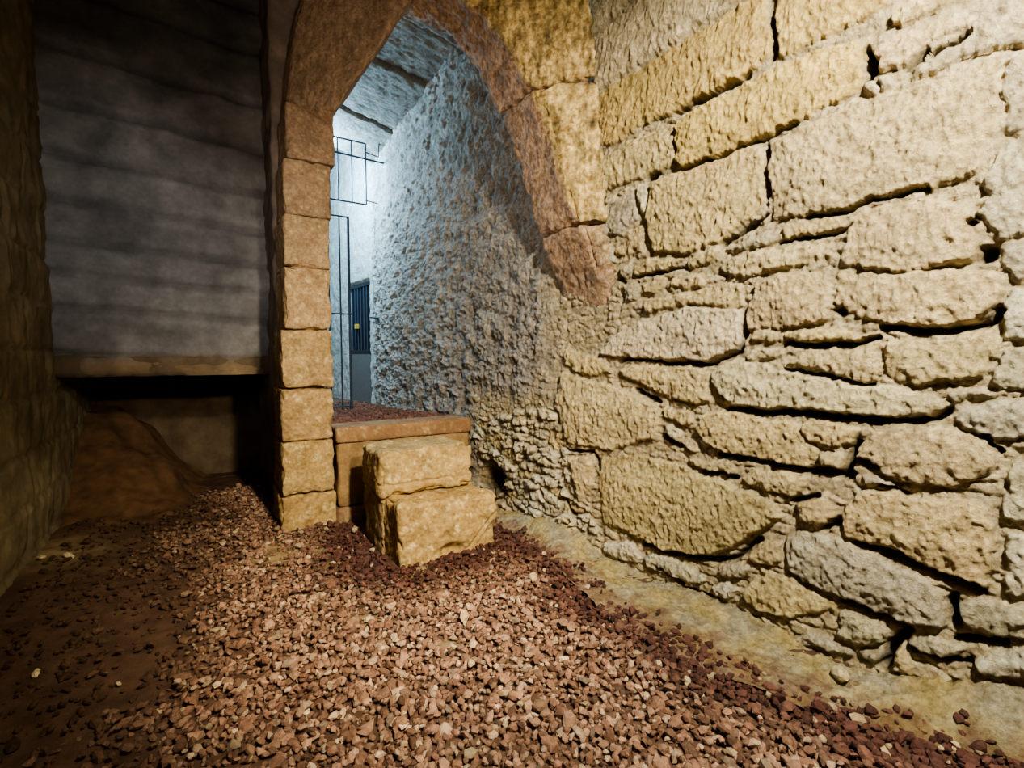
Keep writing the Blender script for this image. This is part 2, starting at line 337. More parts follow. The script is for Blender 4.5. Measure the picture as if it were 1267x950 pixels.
# the unseen stretch of the same masonry beside and behind the viewpoint
zc = .3
while zc < 5.2:
    hc = rng.uniform(.22, .42); s0 = -2.6
    while s0 < .42:
        lc = rng.uniform(.35, .8); e = min(s0+lc, .42)
        if e-s0 > .1: add_stone([(s0+.012, zc+.012), (e-.012, zc+.012), (e-.012, zc+hc-.012), (s0+.012, zc+hc-.012)], .032, CR)
        s0 += lc
    zc += hc
zc = 3.2      # courses above the frame
while zc < 5.3:
    hc = rng.uniform(.25, .4); s0 = .42
    while s0 < 2.5:
        lc = rng.uniform(.4, .8)
        if zc > 2.75+.72*(s0-.4)+.05: add_stone([(s0+.012, zc+.012), (min(s0+lc, 2.5)-.012, zc+.012), (min(s0+lc, 2.5)-.012, zc+hc-.012), (s0+.012, zc+hc-.012)], .032, PA)
        s0 += lc
    zc += hc
for wpx, poly in CRACKS:
    pts = [on_wall(u, v) for u, v in poly]
    p0 = np.array(pts[0]); depth = math.hypot(p0[0]*1, 2.4)
    wm = wpx*.49/600*math.hypot(p0[0], 2.5)*1.35
    w = window(pts, wm*3+.02)
    if sx[w].size == 0: continue
    d, _ = segdist(sx[w], zx[w], pts, False)
    k = sm(1.25-d/wm)
    tgt = -.035-wpx*.007
    hgt[w] = hgt[w]*(1-k)+np.minimum(hgt[w], tgt)*k
    colr[w] *= (1-.7*k)[..., None]
# rough render of the inner passage wall
inn = sm((SS-3.0)/.5+.3*n_lo)*sm((ZZ-.98)/.25+.5*n_lo)
inn = np.maximum(inn, sm((SS-4.4)/.3))
fi = np.stack([SS.ravel()+.08*wob[:, 0]/.012*.3, ZZ.ravel()+.08*wob[:, 1]/.012*.3, SS.ravel()*0], 1)
lump = fbm(fi*np.array([4.5, 6.5, 1])+71, 3, .6).reshape(ns, nz); lump2 = fbm(fi*np.array([13, 21, 1])+11, 4, .65).reshape(ns, nz); lr = fbm(fi*np.array([8, 13, 1])+51, 3, .6, ridge=True).reshape(ns, nz)
hin = .012*n_lo+.030*lump+.011*lump2+.008*lr
hgt = hgt*(1-inn)+hin*inn
cin = np.array([.40, .37, .33])*(1+.10*n_lo+.10*lump)[..., None]*(1-.2*sm((5.4-SS)/.8))[..., None]  # near stretch darkened in the colour, where the blue light falls off
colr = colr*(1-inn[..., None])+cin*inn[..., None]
# mortar footing that slopes out to the gravel
EDGE = [onZ(u, v, .02) for u, v in [(600, 640), (640, 655), (700, 692), (780, 750), (880, 802), (1000, 852), (1100, 888), (1250, 932)]]
es = np.array([p[1] for p in EDGE]); ew = np.array([p[0] for p in EDGE]); o_ = np.argsort(es); es = es[o_]; ew = ew[o_]
we = np.interp(sv, es, ew); we = np.where(sv > es.max(), W_IN-.08, we)
print('footing', np.round(es, 2), np.round(ew, 2), np.round(wall_W(es), 2))
TOPF = sorted([on_wall(u, v) for u, v in [(600, 628), (640, 640), (700, 652), (745, 694), (800, 722), (880, 750), (940, 776), (1000, 812), (1060, 836), (1130, 846), (1200, 856), (1267, 868)]])
ts_ = np.array([p[0] for p in TOPF]); tz_ = np.array([p[1] for p in TOPF])
print('foot top', np.round(ts_, 2), np.round(tz_, 2))
zt = np.interp(sv, ts_, tz_)
pr = np.maximum(.03, wall_W(sv)-we)
# hollow behind the steps, at the foot of the arch
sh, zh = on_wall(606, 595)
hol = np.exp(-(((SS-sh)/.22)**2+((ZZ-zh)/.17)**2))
hgt -= .17*hol; colr *= (1-.75*hol)[..., None]  # shade of the hollow also put into the wall colour
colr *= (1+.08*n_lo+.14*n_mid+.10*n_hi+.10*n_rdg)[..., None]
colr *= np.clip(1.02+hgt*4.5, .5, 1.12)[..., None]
WW = wall_W(SS)-hgt
WV = np.stack([WW.ravel(), SS.ravel(), ZZ.ravel()], 1)
q = grid_faces(ns, nz)
def footing():
    sf = np.arange(-2.6, 4.4, .012); tf = np.arange(-.45, 1.5, .022)
    Sg, Tg = np.meshgrid(sf, tf, indexing='ij'); S_, T_ = Sg.ravel(), Tg.ravel()
    wl = np.interp(S_, es, ew); prf = np.maximum(.10, wall_W(S_)-wl+.01); ztf = np.interp(S_, ts_, tz_)
    X_ = wl+prf*T_; Bf = np.stack([X_, S_, X_*0], 1)
    nlo, nm, nh = fbm(Bf*4, 3), fbm(Bf*13, 4), fbm(Bf*40, 3)
    Z_ = .018+(ztf+.02)*np.clip(T_, -1, 1.3)+.016*nlo+.014*nm+.006*nh+.012*fbm(Bf*22+7, 3, .6, True)*sm(T_+.3)
    t = sm(.5+.7*fbm(Bf*5+8, 4))[:, None]
    c = (np.array([.46, .36, .15])*t+np.array([.42, .37, .25])*(1-t))*(1+.25*nm+.2*nh)[:, None]
    red = sm((.35-T_+.5*fbm(Bf*9+2, 3))/.4)[:, None]; c = c*(1-.65*red)+np.array([.20, .10, .06])*.65*red
    return mesh_np('trim_1', np.stack([X_, S_, Z_], 1), grid_faces(len(sf), len(tf))[:, ::-1], M_wall, c)
struct(footing())
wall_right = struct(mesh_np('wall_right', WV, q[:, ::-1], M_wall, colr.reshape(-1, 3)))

# ------------------------------------------------------------------ other walls
def wall_grid(name, org, uv, nv, ulen, zr, step, hf, cf, mat, cut=None, flip=False):
    us = np.arange(0, ulen+step, step); zs = np.arange(zr[0], zr[1]+step, step)
    Ug, Zg = np.meshgrid(us, zs, indexing='ij')
    org = np.array(org, float); uv = np.array(uv, float); nv = np.array(nv, float)
    B = org+Ug.ravel()[:, None]*uv+Zg.ravel()[:, None]*np.array([0, 0, 1.])
    h = hf(Ug.ravel(), Zg.ravel(), B); c = cf(Ug.ravel(), Zg.ravel(), B, h)
    Qg = grid_faces(len(us), len(zs))
    if flip: Qg = Qg[:, ::-1]
    if cut is not None:
        uc = Ug.ravel()[Qg].mean(1); zc_ = Zg.ravel()[Qg].mean(1)
        Qg = Qg[~cut(uc, zc_)]
    return mesh_np(name, B+h[:, None]*nv, Qg, mat, c)
def courses(levels, lens, seed, depth=.03, wid=.018, tilt=0.):
    r = np.random.default_rng(seed); offs = [np.cumsum(r.uniform(*lens, size=40))-1 for _ in levels]
    def f(u, z):
        z = z+tilt*u
        d = np.full(u.shape, 9.)
        for k, lv in enumerate(levels):
            d = np.minimum(d, np.abs(z-lv))
            hi = levels[k+1] if k+1 < len(levels) else 99
            inb = (z >= lv) & (z < hi)
            for o in offs[k]: d = np.where(inb, np.minimum(d, np.abs(u-o)), d)
        return -depth*sm(1-d/wid)
    return f
YB, WL = 5.6, -1.07
LEV = [1.32, 1.52, 1.93, 2.22, 2.50, 2.84, 3.22, 3.65, 4.1, 4.6, 5.0]
cb = courses(LEV, (7, 9), 3, .045, .06, .05)
def hb(u, z, B): return cb(u+.02*fbm(B*4, 2), z+.02*fbm(B*3, 2))+.05*fbm(B*2.0, 3)+.010*fbm(B*12, 3)
def cbk(u, z, B, h):
    t = fbm(B*1.7+4, 3)
    c = np.array([.215, .20, .185])*(1+.3*t)[:, None]
    s0 = onY(270, 150, YB); s1 = onY(330, 215, YB)           # darker slanting patch high on the wall
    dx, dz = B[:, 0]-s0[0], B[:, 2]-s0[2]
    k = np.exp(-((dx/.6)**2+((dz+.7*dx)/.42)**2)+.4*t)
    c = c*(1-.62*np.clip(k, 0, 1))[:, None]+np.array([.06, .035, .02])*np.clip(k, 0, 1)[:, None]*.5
    k2 = sm((3.95-.1*(B[:, 0]+1)-B[:, 2])/-.6+.3*t)          # darker towards the top
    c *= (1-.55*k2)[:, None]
    k3 = sm((1.55-B[:, 2])/.15); c = c*(1-k3[:, None])+np.array([.20, .14, .08])*k3[:, None]
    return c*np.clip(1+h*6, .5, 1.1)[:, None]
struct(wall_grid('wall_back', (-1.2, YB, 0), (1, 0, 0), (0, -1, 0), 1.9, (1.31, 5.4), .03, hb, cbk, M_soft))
cl = courses([.1, .45, .8, 1.2, 1.55, 1.95, 2.3, 2.7, 3.1, 3.5, 3.9, 4.3, 4.8], (.4, .8), 5, .018, .03)
def hl(u, z, B): return cl(u, z)+.02*fbm(B*2.5, 3)+.010*fbm(B*12, 3)
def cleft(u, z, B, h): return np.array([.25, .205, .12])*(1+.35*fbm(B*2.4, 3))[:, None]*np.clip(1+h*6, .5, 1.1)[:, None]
struct(wall_grid('wall_left', (WL, -2.6, 0), (0, 1, 0), (1, 0, 0), 8.25+1.6, (-.1, 5.4), .03, hl, cleft, M_soft))
# low recess under the lintel
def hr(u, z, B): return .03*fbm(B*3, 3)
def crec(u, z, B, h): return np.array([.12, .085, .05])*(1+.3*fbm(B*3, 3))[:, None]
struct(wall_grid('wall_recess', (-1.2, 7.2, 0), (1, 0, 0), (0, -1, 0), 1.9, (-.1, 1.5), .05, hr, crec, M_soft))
f, d = boxmap(-1.2, .7, 5.62, 7.25, 1.31, 1.5)
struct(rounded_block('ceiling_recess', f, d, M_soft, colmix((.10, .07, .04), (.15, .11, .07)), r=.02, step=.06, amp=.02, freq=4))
# wall between the left bay and the inner passage
PL, PR = onY(350, 440, 4.45)[0], onY(413, 440, 4.45)[0]
f, d = boxmap(PL+.02, PR-.03, 4.98, 10.7, -.1, 5.4)
struct(rounded_block('wall_middle', f, d, M_soft, colmix((.24, .19, .15), (.17, .13, .11)), r=.03, step=.06, amp=.03, freq=4))
# inner passage: wall beyond the bend, with a barred door, and the end wall
FD = np.array([-.109, .994, 0]); FD /= np.linalg.norm(FD); FN = np.array([-FD[1], FD[0], 0]); FO = np.array([W_IN, 7.95, 0])
def on_far(u, v): p = on_plane(u, v, FO, FN); return np.dot(p-FO, FD), p[2]
dA, dzt = on_far(457, 346); dB, dzt2 = on_far(430, 356); _, dzb = on_far(450, 507); _, dzm = on_far(450, 437)
print('door', dA, dB, dzb, dzm, dzt, dzt2)
def indoor(u, z): return (u > dA) & (u < dB) & (z < dzt+.02)
def hfar(u, z, B): return np.where(indoor(u, z), -.07, .018*fbm(B*5, 3)+.014*fbm(B*14, 3))
def cfar(u, z, B, h): return np.array([.62, .62, .58])*(1+.1*fbm(B*5, 3))[:, None]
struct(wall_grid('wall_far', FO, FD, FN, 3.0, (.2, 7.5), .025, hfar, cfar, M_wall, flip=True))
struct(wall_grid('wall_end', (PL, 10.6, 0), (1, 0, 0), (0, -1, 0), 2.2, (.2, 7.5), .05, hr, cfar, M_wall))
# passage ceiling of long slabs, falling towards the right wall
c1, c2 = onX(550, 80, W_IN), onX(470, 190, W_IN)
print('ceil', c1, c2)
zE = c1[2]; slopeY = (c2[2]-c1[2])/(c2[1]-c1[1])
jY = [onX(u, v, W_IN)[1] for u, v in [(530, 97), (507, 132), (488, 154)]]
print('joints', jY)
YE = onX(461, 181, W_IN)[1]
def ceil_mesh():
    xs = np.arange(PR-.1, W_IN+.15, .02); ys = np.arange(3.6, YE, .02)
    X, Y = np.meshgrid(xs, ys, indexing='ij'); X = X.ravel(); Y = Y.ravel(); B = np.stack([X, Y, X*0], 1)
    wy = Y+.05*fbm(B*np.array([2, 2, 1]), 2)
    d = np.full(X.shape, 9.)
    for j in jY+[4.2, 4.9]: d = np.minimum(d, np.abs(wy-j))
    idx = np.searchsorted(np.sort(np.array(jY+[4.2, 4.9])), wy)
    rise = np.array([.0, .03, -.01, .02, -.03, .0])[idx % 6]
    h = rise-.07*sm(1-d/.03)+.014*fbm(B*7, 3)+.008*fbm(np.stack([X*8, Y*30, X*0], 1), 3)
    Z = zE+slopeY*(Y-c1[1])+.20*(W_IN-X)-h
    n1, n2 = len(xs), len(ys)
    top = np.stack([X, Y, Z], 1)
    # thickness at the far edge
    edge_i = np.arange(n1)*n2+n2-1
    e2 = top[edge_i]+np.array([0, .02, 1.6]); V = np.concatenate([top, e2]); Qc = grid_faces(n1, n2)
    off = len(top); k = np.arange(n1-1)
    Qe = np.stack([edge_i[k], edge_i[k+1], off+k+1, off+k], 1)
    col = np.array([.30, .275, .24])*(1+.25*fbm(V*4, 3))[:, None]*np.concatenate([np.clip(1-.6*sm(1-d/.03), .3, 1), np.ones(n1)])[:, None]
    return mesh_np('ceiling_passage', V, np.concatenate([Qc[:, ::-1], Qe[:, ::-1]]), M_wall, col)
struct(ceil_mesh())
def hceil(u, z, B): return .03*fbm(B*2, 3)
xs = np.arange(-1.2, 3.0, .08); ys = np.arange(-2.6, 5.7, .08)
X, Y = np.meshgrid(xs, ys, indexing='ij'); B = np.stack([X.ravel(), Y.ravel(), X.ravel()*0], 1)
B[:, 2] = 5.35+.04*fbm(B*2, 3)
struct(mesh_np('ceiling', B, grid_faces(len(xs), len(ys))[:, ::-1], M_soft, np.array([.2, .17, .14])*(1+.2*fbm(B*2, 3))[:, None]))

# ------------------------------------------------------------------ pointed arch: pier of squared blocks, voussoirs
AP = np.array([.762, 4.45, 0]); AF = np.array([2.376, 2.6, 0]); dd = AF-AP; AN = np.array([-dd[1], dd[0], 0]); AN /= np.linalg.norm(AN)
if np.dot(AN, -AP) < 0: AN = -AN          # towards the viewer
arch = empty('stone_arch', (PL+.2, 4.6, 0))
thing(arch, 'pointed stone arch springing from a squared pier into the rough right wall', 'arch')
def keep(o, root):
    o.parent = root; o.matrix_parent_inverse.identity(); v = np.array(root.location)
    me = o.data; a = np.empty(len(me.vertices)*3, np.float32); me.vertices.foreach_get('co', a)
    a = (a.reshape(-1, 3)-v.astype(np.float32)); me.vertices.foreach_set('co', a.ravel()); me.update(); return o
JY = [(655, 418, 350), (610, 414, 348), (545, 412, 349), (480, 412, 347), (408, 411, 351), (331, 407, 350), (268, 408, 351), (199, 413, 353), (131, 416, 354)]
PCOL = [((.49, .335, .14), (.37, .245, .10)), ((.54, .38, .155), (.40, .275, .11))]
for k in range(8):
    y0, r0, l0 = JY[k]; y1, r1, l1 = JY[k+1]
    z0 = onY(385, y0, 4.45)[2]; z1 = onY(385, y1, 4.45)[2]
    if k == 0: z0 = -.08
    ym = (y0+y1)/2
    x0 = onY((l0+l1)/2+rng.uniform(-1.5, 1.5), ym, 4.45)[0]; x1 = onY((r0+r1)/2+.5, ym, 4.45)[0]
    f, d = boxmap(x0, x1, 4.45+rng.uniform(-.012, .012), 4.98, z0+.003, z1-.003)
    t = k/7
    ca = np.array(PCOL[k % 2][0])*(1-t)+np.array([.35, .245, .16])*t; cb_ = np.array(PCOL[k % 2][1])*(1-t)+np.array([.29, .20, .13])*t  # blocks darken upward: the fading light is put into their colour
    o = rounded_block('pier_block', f, d, M_block, colmix(ca, cb_, 5, seed=k, bright=.6*(1-.6*t)), r=.016, step=.012, amp=.012, freq=5, amp2=.005, freq2=32, chips=.035, seed=k)
    keep(o, arch)
INNER = [(415,140),(430,112),(450,85),(470,57),(490,28),(510,-4),(526,-24),(558,-16),(592,2),(617,32),(642,72),(668,122),(690,180),(704,232),(718,285),(735,350),(752,425)]
OUTER = [(354,129),(357,95),(360,60),(366,20),(380,-30),(430,-90),(530,-160),(640,-120),(722,-60),(733,0),(738,60),(743,110),(747,170),(750,230),(752,285),(754,350),(757,425)]
I3 = np.array([on_plane(u, v, AP, AN) for u, v in INNER]); O3 = np.array([on_plane(u, v, AP, AN) for u, v in OUTER])
for A_ in (I3, O3): A_[14, 0] += .02; A_[15, 0] += .07; A_[16, 0] += .20; A_[16, 2] -= .12
def smooth_poly(P, n=12):
    t = np.arange(len(P)); tt = np.linspace(0, len(P)-1, (len(P)-1)*n+1)
    return tt, np.stack([np.interp(tt, t, P[:, k]) for k in range(3)], 1)
T = np.arange(len(INNER), dtype=float)
DEP = .5
def vmap(t0, t1):
    def f(U):
        t = t0+(t1-t0)*U[:, 0]
        a = np.stack([np.interp(t, T, I3[:, k]) for k in range(3)], 1); b = np.stack([np.interp(t, T, O3[:, k]) for k in range(3)], 1)
        p = a+(b-a)*U[:, 1:2]
        p[:, 1] += DEP*U[:, 2]
        return p
    i = lambda t: np.array([np.interp(t, T, I3[:, k]) for k in range(3)]); o = lambda t: np.array([np.interp(t, T, O3[:, k]) for k in range(3)])
    ts = np.linspace(t0, t1, 9); ln = sum(np.linalg.norm((i(a)+o(a)-i(b)-o(b))/2) for a, b in zip(ts[:-1], ts[1:]))
    return f, (ln, max(.12, np.linalg.norm(i((t0+t1)/2)-o((t0+t1)/2))), DEP)
def vcol(front, soff, k):  # golden lit front and redder shaded soffit, put into the colour
    fr, so = np.array(front), np.array(soff)
    def g(P, h):
        dep = np.dot(P-AP, AN)*-1
        t = sm((dep-.02+.012*fbm(P*14, 2))/.03)[:, None]
        n = fbm(P*6+k, 4); n2 = fbm(P*np.array([22, 22, 9])+k, 3)
        n3 = fbm(P*np.array([30, 30, 7])+k, 3, .7)
        g_ = np.clip(1+(.3*n+.75*n3+.3*n2)*(1 if front[0] > .45 else .4), .22, 1.7)[:, None]
        c1_ = fr*g_+np.array([.0, .02, .04])*np.clip(g_-1.2, 0, 1); c2_ = so*(1+.18*n+.10*n2)[:, None]
        return c1_*(1-t)+c2_*t
    return g
VS = [(0, 6), (6, 10.7), (10.7, 13.8), (13.8, 16)]
for k, (t0, t1) in enumerate(VS):
    f, d = vmap(t0+.02, t1-.02)
    fr = (.33, .235, .155) if k < 1 else ((.58, .43, .19) if k < 3 else (.50, .375, .23))  # left voussoir darker: its dim face is put into the colour
    rough = .014 if k < 1 else .026
    o = rounded_block('voussoir', f, d, M_face if k else M_block, vcol(fr, (.45, .31, .21), k), r=.025, step=.018, amp=rough*.7, freq=6, amp2=rough*.5, freq2=22, chips=.04, seed=k+20)
    keep(o, arch)

# ------------------------------------------------------------------ raised threshold and the two steps
zT = .857
tw = empty('threshold_wall', (1.6, 4.6, 0)); thing(tw, 'low brown threshold wall closing the foot of the arch behind the stone steps', 'threshold')
XR = onY(583, 540, 4.45)[0]
zs_ = onY(430, 548, 4.45)[2]
cT = colmix((.33, .20, .095), (.25, .14, .07), 4, bright=.25)
f, d = boxmap(PR+.005, XR, 4.44, 4.80, zs_, zT); o = rounded_block('coping_slab', f, d, M_plast, cT, r=.025, step=.016, amp=.008, freq=4, amp2=.002); keep(o, tw)
f, d = boxmap(PR+.02, XR-.02, 4.455, 4.78, .13, zs_-.004); o = rounded_block('wall_panel', f, d, M_plast, colmix((.34, .22, .10), (.26, .16, .07), 4), r=.03, step=.016, amp=.010, freq=5); keep(o, tw)
f, d = boxmap(PR+.0, XR-.02, 4.43, 4.78, -.08, .125); o = rounded_block('footing_stone', f, d, M_block, colmix((.34, .23, .12), (.26, .16, .09), 4), r=.03, step=.02, amp=.014, freq=5); keep(o, tw)

cS = colmix((.51, .35, .14), (.35, .235, .095), 6, bright=.7); cS2 = colmix((.50, .35, .145), (.34, .235, .095), 5, seed=4, bright=.5)
def front_crack(path, y, wid, dep):
    pts = [onY(u, v, y)[[0, 2]] for u, v in path]
    def g(P):
        dd_, _ = segdist(P[:, 0]+.01*fbm(P*11, 2), P[:, 2]+.01*fbm(P*11+9, 2), pts, False)
        return -dep*sm(1.2-dd_/wid)*sm(1-(P[:, 1]-y-.03)/.08)
    return g
YL, YU = 3.24, 3.49
L0, L1 = onY(497, 660, YL)[0], onY(617, 640, YL)[0]
zl = onY(560, 617, YL)[2]
print('lower step', L0, L1, zl)
fc = front_crack([(617, 630), (598, 655), (577, 683)], YL, .012, .03)
def lowd(P):
    h = fc(P)
    a, b = onY(617, 630, YL)[[0, 2]], onY(577, 683, YL)[[0, 2]]
    side = (b[0]-a[0])*(P[:, 2]-a[1])-(b[1]-a[1])*(P[:, 0]-a[0])
    h = h-.025*sm(side/.02)*sm(1-(P[:, 1]-YL-.03)/.08)
    notch = sm(1-np.hypot((P[:, 0]-onY(560, 690, YL)[0])/.16, (P[:, 2]-.03)/.09))   # eaten-away foot
    return h-.07*notch
def lskew(U, P):
    P = P.copy(); P[:, 2] += U[:, 2]*(-.035*(U[:, 0]-.5))+.0; P[:, 0] += -.03*(1-U[:, 0])*U[:, 2]
    return P
f, d = boxmap(L0, L1, YL, 4.05, -.1, zl, lskew)
o = rounded_block('step_stone', f, d, M_block, cS, r=.035, step=.012, amp=.018, freq=5, amp2=.007, freq2=28, chips=.06, seed=3, dispf=lowd)
recenter(o, ((L0+L1)/2, (YL+4.05)/2, 0)); thing(o, 'lower step, large rough yellow stone block with a diagonal crack, set in red gravel', 'step')
U0, U1 = onY(471, 600, YU)[0], onY(585, 580, YU)[0]
zu = onY(560, 551, YU)[2]
print('upper step', U0, U1, zu)
uc = front_crack([(470, 602), (510, 597), (532, 594), (556, 589)], YU, .010, .025)
def ud(P):
    r = sm(1-np.hypot((P[:, 0]-U1)/.05, (P[:, 2]-onY(582, 581, YU)[2])/.03))
    return uc(P)-.03*r
f, d = boxmap(U0, U1, YU, 4.02, zl+.004, zu)
o = rounded_block('step_stone', f, d, M_block, cS2, r=.035, step=.012, amp=.014, freq=5, amp2=.006, freq2=28, chips=.06, seed=5, dispf=ud)
recenter(o, ((U0+U1)/2, 3.75, zl)); thing(o, 'upper step, oblong yellow stone block laid across the lower stones before the threshold', 'step')
f, d = boxmap(U0+.015, L0+.05, YU+.06, 4.02, -.1, zl-.006)
f, d = boxmap(U0+.02, L0-.012, YU+.05, 4.02, -.1, zl-.004)
o = rounded_block('supporting_stone', f, d, M_block, colmix((.38, .28, .14), (.28, .20, .10), 5), r=.03, step=.014, amp=.014, freq=6, amp2=.005, chips=.04, seed=8)
recenter(o, ((U0+L0)/2, 3.8, 0)); thing(o, 'narrow upright stone propping the left end of the upper step', 'stone')

# ------------------------------------------------------------------ ground
def floor_z(x, y):
    B = np.stack([x, y, x*0], 1)
    return .012*fbm(B*2, 3)+.006*fbm(B*9, 3)+.05*sm((-.55-x)/.6)*sm((y-2.2)/1.2)
xs = np.concatenate([np.arange(-1.3, 2.75, .025)]); ys = np.arange(-2.6, 7.3, .025)
X, Y = np.meshgrid(xs, ys, indexing='ij'); x, y = X.ravel(), Y.ravel()
SAND = [(onZ(u, v, 0)[:2], r, k) for u, v, r, k in [(345, 690, .17, 1.), (378, 682, .13, .8), (335, 677, .12, .9), (415, 700, .10, .6), (520, 705, .12, .7), (470, 725, .08, .4), (555, 800, .05, .7), (455, 765, .07, .7), (900, 790, .09, .8), (60, 690, .35, .5), (850, 770, .10, .9), (760, 705, .1, .5)]]
def sand(x, y):
    B = np.stack([x, y, x*0], 1); s = np.zeros(x.shape); n = fbm(B*9, 3)
    for (p, r, k) in SAND: s = np.maximum(s, k*np.exp(-((x-p[0])**2+(y-p[1])**2)/r**2*1.0+.5*n))
    return np.clip(s, 0, 1)
B = np.stack([x, y, floor_z(x, y)], 1)
sa = sand(x, y)[:, None]; n = fbm(B*6, 3)[:, None]
cg = np.array([.105, .058, .034])*(1+.35*n)*(1-sa)+np.array([.46, .34, .16])*(1+.25*n)*sa
struct(mesh_np('floor', B, grid_faces(len(xs), len(ys)), M_ground, cg))
# raised floor of the passage
gz7 = onY(420, 508, 7.3)[2]
def pz(y): return np.interp(y, [4.4, 4.8, 7.3, 11], [zT-.05, zT-.03, gz7, gz7-.03])
xs = np.arange(PR-.05, W_IN+.2, .03); ys = np.arange(4.7, 10.7, .03)
X, Y = np.meshgrid(xs, ys, indexing='ij'); B = np.stack([X.ravel(), Y.ravel(), pz(Y.ravel())], 1); B[:, 2] += .02*fbm(B*5, 3)
struct(mesh_np('floor_passage', B, grid_faces(len(xs), len(ys)), M_ground, np.array([.17, .10, .07])*(1+.3*fbm(B*7, 3))[:, None]))

import bmesh
def ico(sub):
    bm = bmesh.new(); bmesh.ops.create_icosphere(bm, subdivisions=sub, radius=1)
    V = np.array([v.co[:] for v in bm.verts]); Fc = np.array([[v.index for v in f.verts] for f in bm.faces]); bm.free(); return V, Fc
def pebble_field(name, P, R, C, sub, mat):
    V0, F0 = ico(sub); n = len(P); nv = len(V0)
    K = 12; base = []
    for k in range(K):
        v = V0*(1+.30*fbm(V0*1.1+k*11.7, 2))[:, None]*(1+.13*rng.normal(size=(nv, 1)))
        base.append(v)
    base = np.array(base)
    sel = rng.integers(0, K, n)
    q = rng.normal(size=(n, 4)); q /= np.linalg.norm(q, axis=1)[:, None]
    w, a, b, c = q.T
    Rm = np.stack([1-2*(b*b+c*c), 2*(a*b-c*w), 2*(a*c+b*w), 2*(a*b+c*w), 1-2*(a*a+c*c), 2*(b*c-a*w), 2*(a*c-b*w), 2*(b*c+a*w), 1-2*(a*a+b*b)], 1).reshape(n, 3, 3)
    S = R[:, None]*np.stack([rng.uniform(.9, 1.35, n), rng.uniform(.75, 1.05, n), rng.uniform(.5, .85, n)], 1)
    V = np.einsum('nij,nvj->nvi', Rm, base[sel]*S[:, None, :])
    V[:, :, 2] *= .8
    V = V+P[:, None, :]
    Fq = (F0[None]+(np.arange(n)*nv)[:, None, None]).reshape(-1, 3)
    cc = np.repeat(C, nv, axis=0)
    return mesh_np(name, V.reshape(-1, 3), Fq, mat, cc, smooth=False)
# loose volcanic gravel: a jittered carpet, two stones deep in places
sp = .0235
gx, gy = np.meshgrid(np.arange(-1.1, 2.75, sp), np.arange(.1, 6.2, sp), indexing='ij')
gx = gx.ravel()+rng.uniform(-.55, .55, gx.size)*sp; gy = gy.ravel()+rng.uniform(-.55, .55, gy.size)*sp
we_g = np.interp(gy, es, ew); Bg = np.stack([gx, gy, gx*0], 1); nz1 = fbm(Bg*5, 3); nz2 = fbm(Bg*1.6+3, 3)
over = gx-we_g+.02
keepm = (over < .04+.07*nz1) & ((over < .0) | (rng.random(gx.size) < .55))
keepm &= ~((rng.random(gx.size) < .35) & (over > -.06))
keepm &= rng.random(gx.size) > sand(gx, gy)*.95
keepm &= ~((gy > 4.41) & (gx > PL-.02)) & (gx > -1.0) & ~((gx > U0) & (gx < L1) & (gy > YL+.01))
lf = sm((gx+.62+.40*nz2+.25*nz1-(gy-2.6)*.10)/.9)         # thins out to trodden earth on the left
keepm &= rng.random(gx.size) < .16+.84*lf
cz = gx*cP*0
keepm &= (gx*sP+gy*cP) > 1.3                          # nothing nearer than the bottom of the view
keepm &= np.abs(gx*cP-gy*sP) < 1.35*(gx*sP+gy*cP)+.3
lf = lf[keepm][:, None]; gx, gy, nz1, nz2, we_g = gx[keepm], gy[keepm], nz1[keepm], nz2[keepm], we_g[keepm]
R = np.clip(rng.lognormal(math.log(.0150), .32, gx.size), .007, .032)
zt_g = np.interp(gy, ts_, tz_)+.03; pr_g = np.maximum(.10, wall_W(gy)-we_g+.01)
gz = np.maximum(floor_z(gx, gy), np.where(gx > we_g-.03, zt_g*(gx-we_g)/pr_g+.012, -1))+R*.45+np.clip(rng.normal(.006, .012, gx.size)+.008*nz1, -.006, .04)
P = np.stack([gx, gy, gz], 1)
dw = np.minimum(we_g-gx, np.hypot(np.maximum(0, np.abs(gx-(L0+L1)/2)-.45), np.maximum(0, YL-gy)))   # darker maroon stones near wall and steps
paler = sm((dw-.18+.18*nz2)/.4)[:, None]
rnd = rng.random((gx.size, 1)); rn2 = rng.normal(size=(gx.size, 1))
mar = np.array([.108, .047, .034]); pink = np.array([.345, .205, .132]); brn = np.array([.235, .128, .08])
C = mar*(1-paler)+paler*np.where(rnd > .88, np.array([.46, .33, .22]), np.where(rnd > .45, pink, brn))
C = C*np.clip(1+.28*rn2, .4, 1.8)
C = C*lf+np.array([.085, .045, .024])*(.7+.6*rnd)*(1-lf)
tan = (rng.random((gx.size, 1)) < .035) & (lf > .5); C = np.where(tan, np.array([.46, .34, .20])*(.6+.8*rnd), C)
print('pebbles', len(P))
near = (gx*sP+gy*cP) < 2.9
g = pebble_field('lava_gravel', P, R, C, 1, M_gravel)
thing(g, 'loose red volcanic gravel covering the floor in front of the arch', 'gravel', kind='stuff')
# gravel in the passage
n_ = 2600
px_, py_ = rng.uniform(PR+.03, W_IN-.08, n_), rng.uniform(4.84, 8.6, n_)
P2 = np.stack([px_, py_, pz(py_)+.012], 1)
g2 = pebble_field('passage_gravel', P2, rng.uniform(.01, .025, n_), np.array([.17, .08, .055])*(1+.3*rng.normal(size=(n_, 1))), 1, M_gravel)
thing(g2, 'dark red gravel scattered on the raised passage floor beyond the arch', 'gravel', kind='stuff')

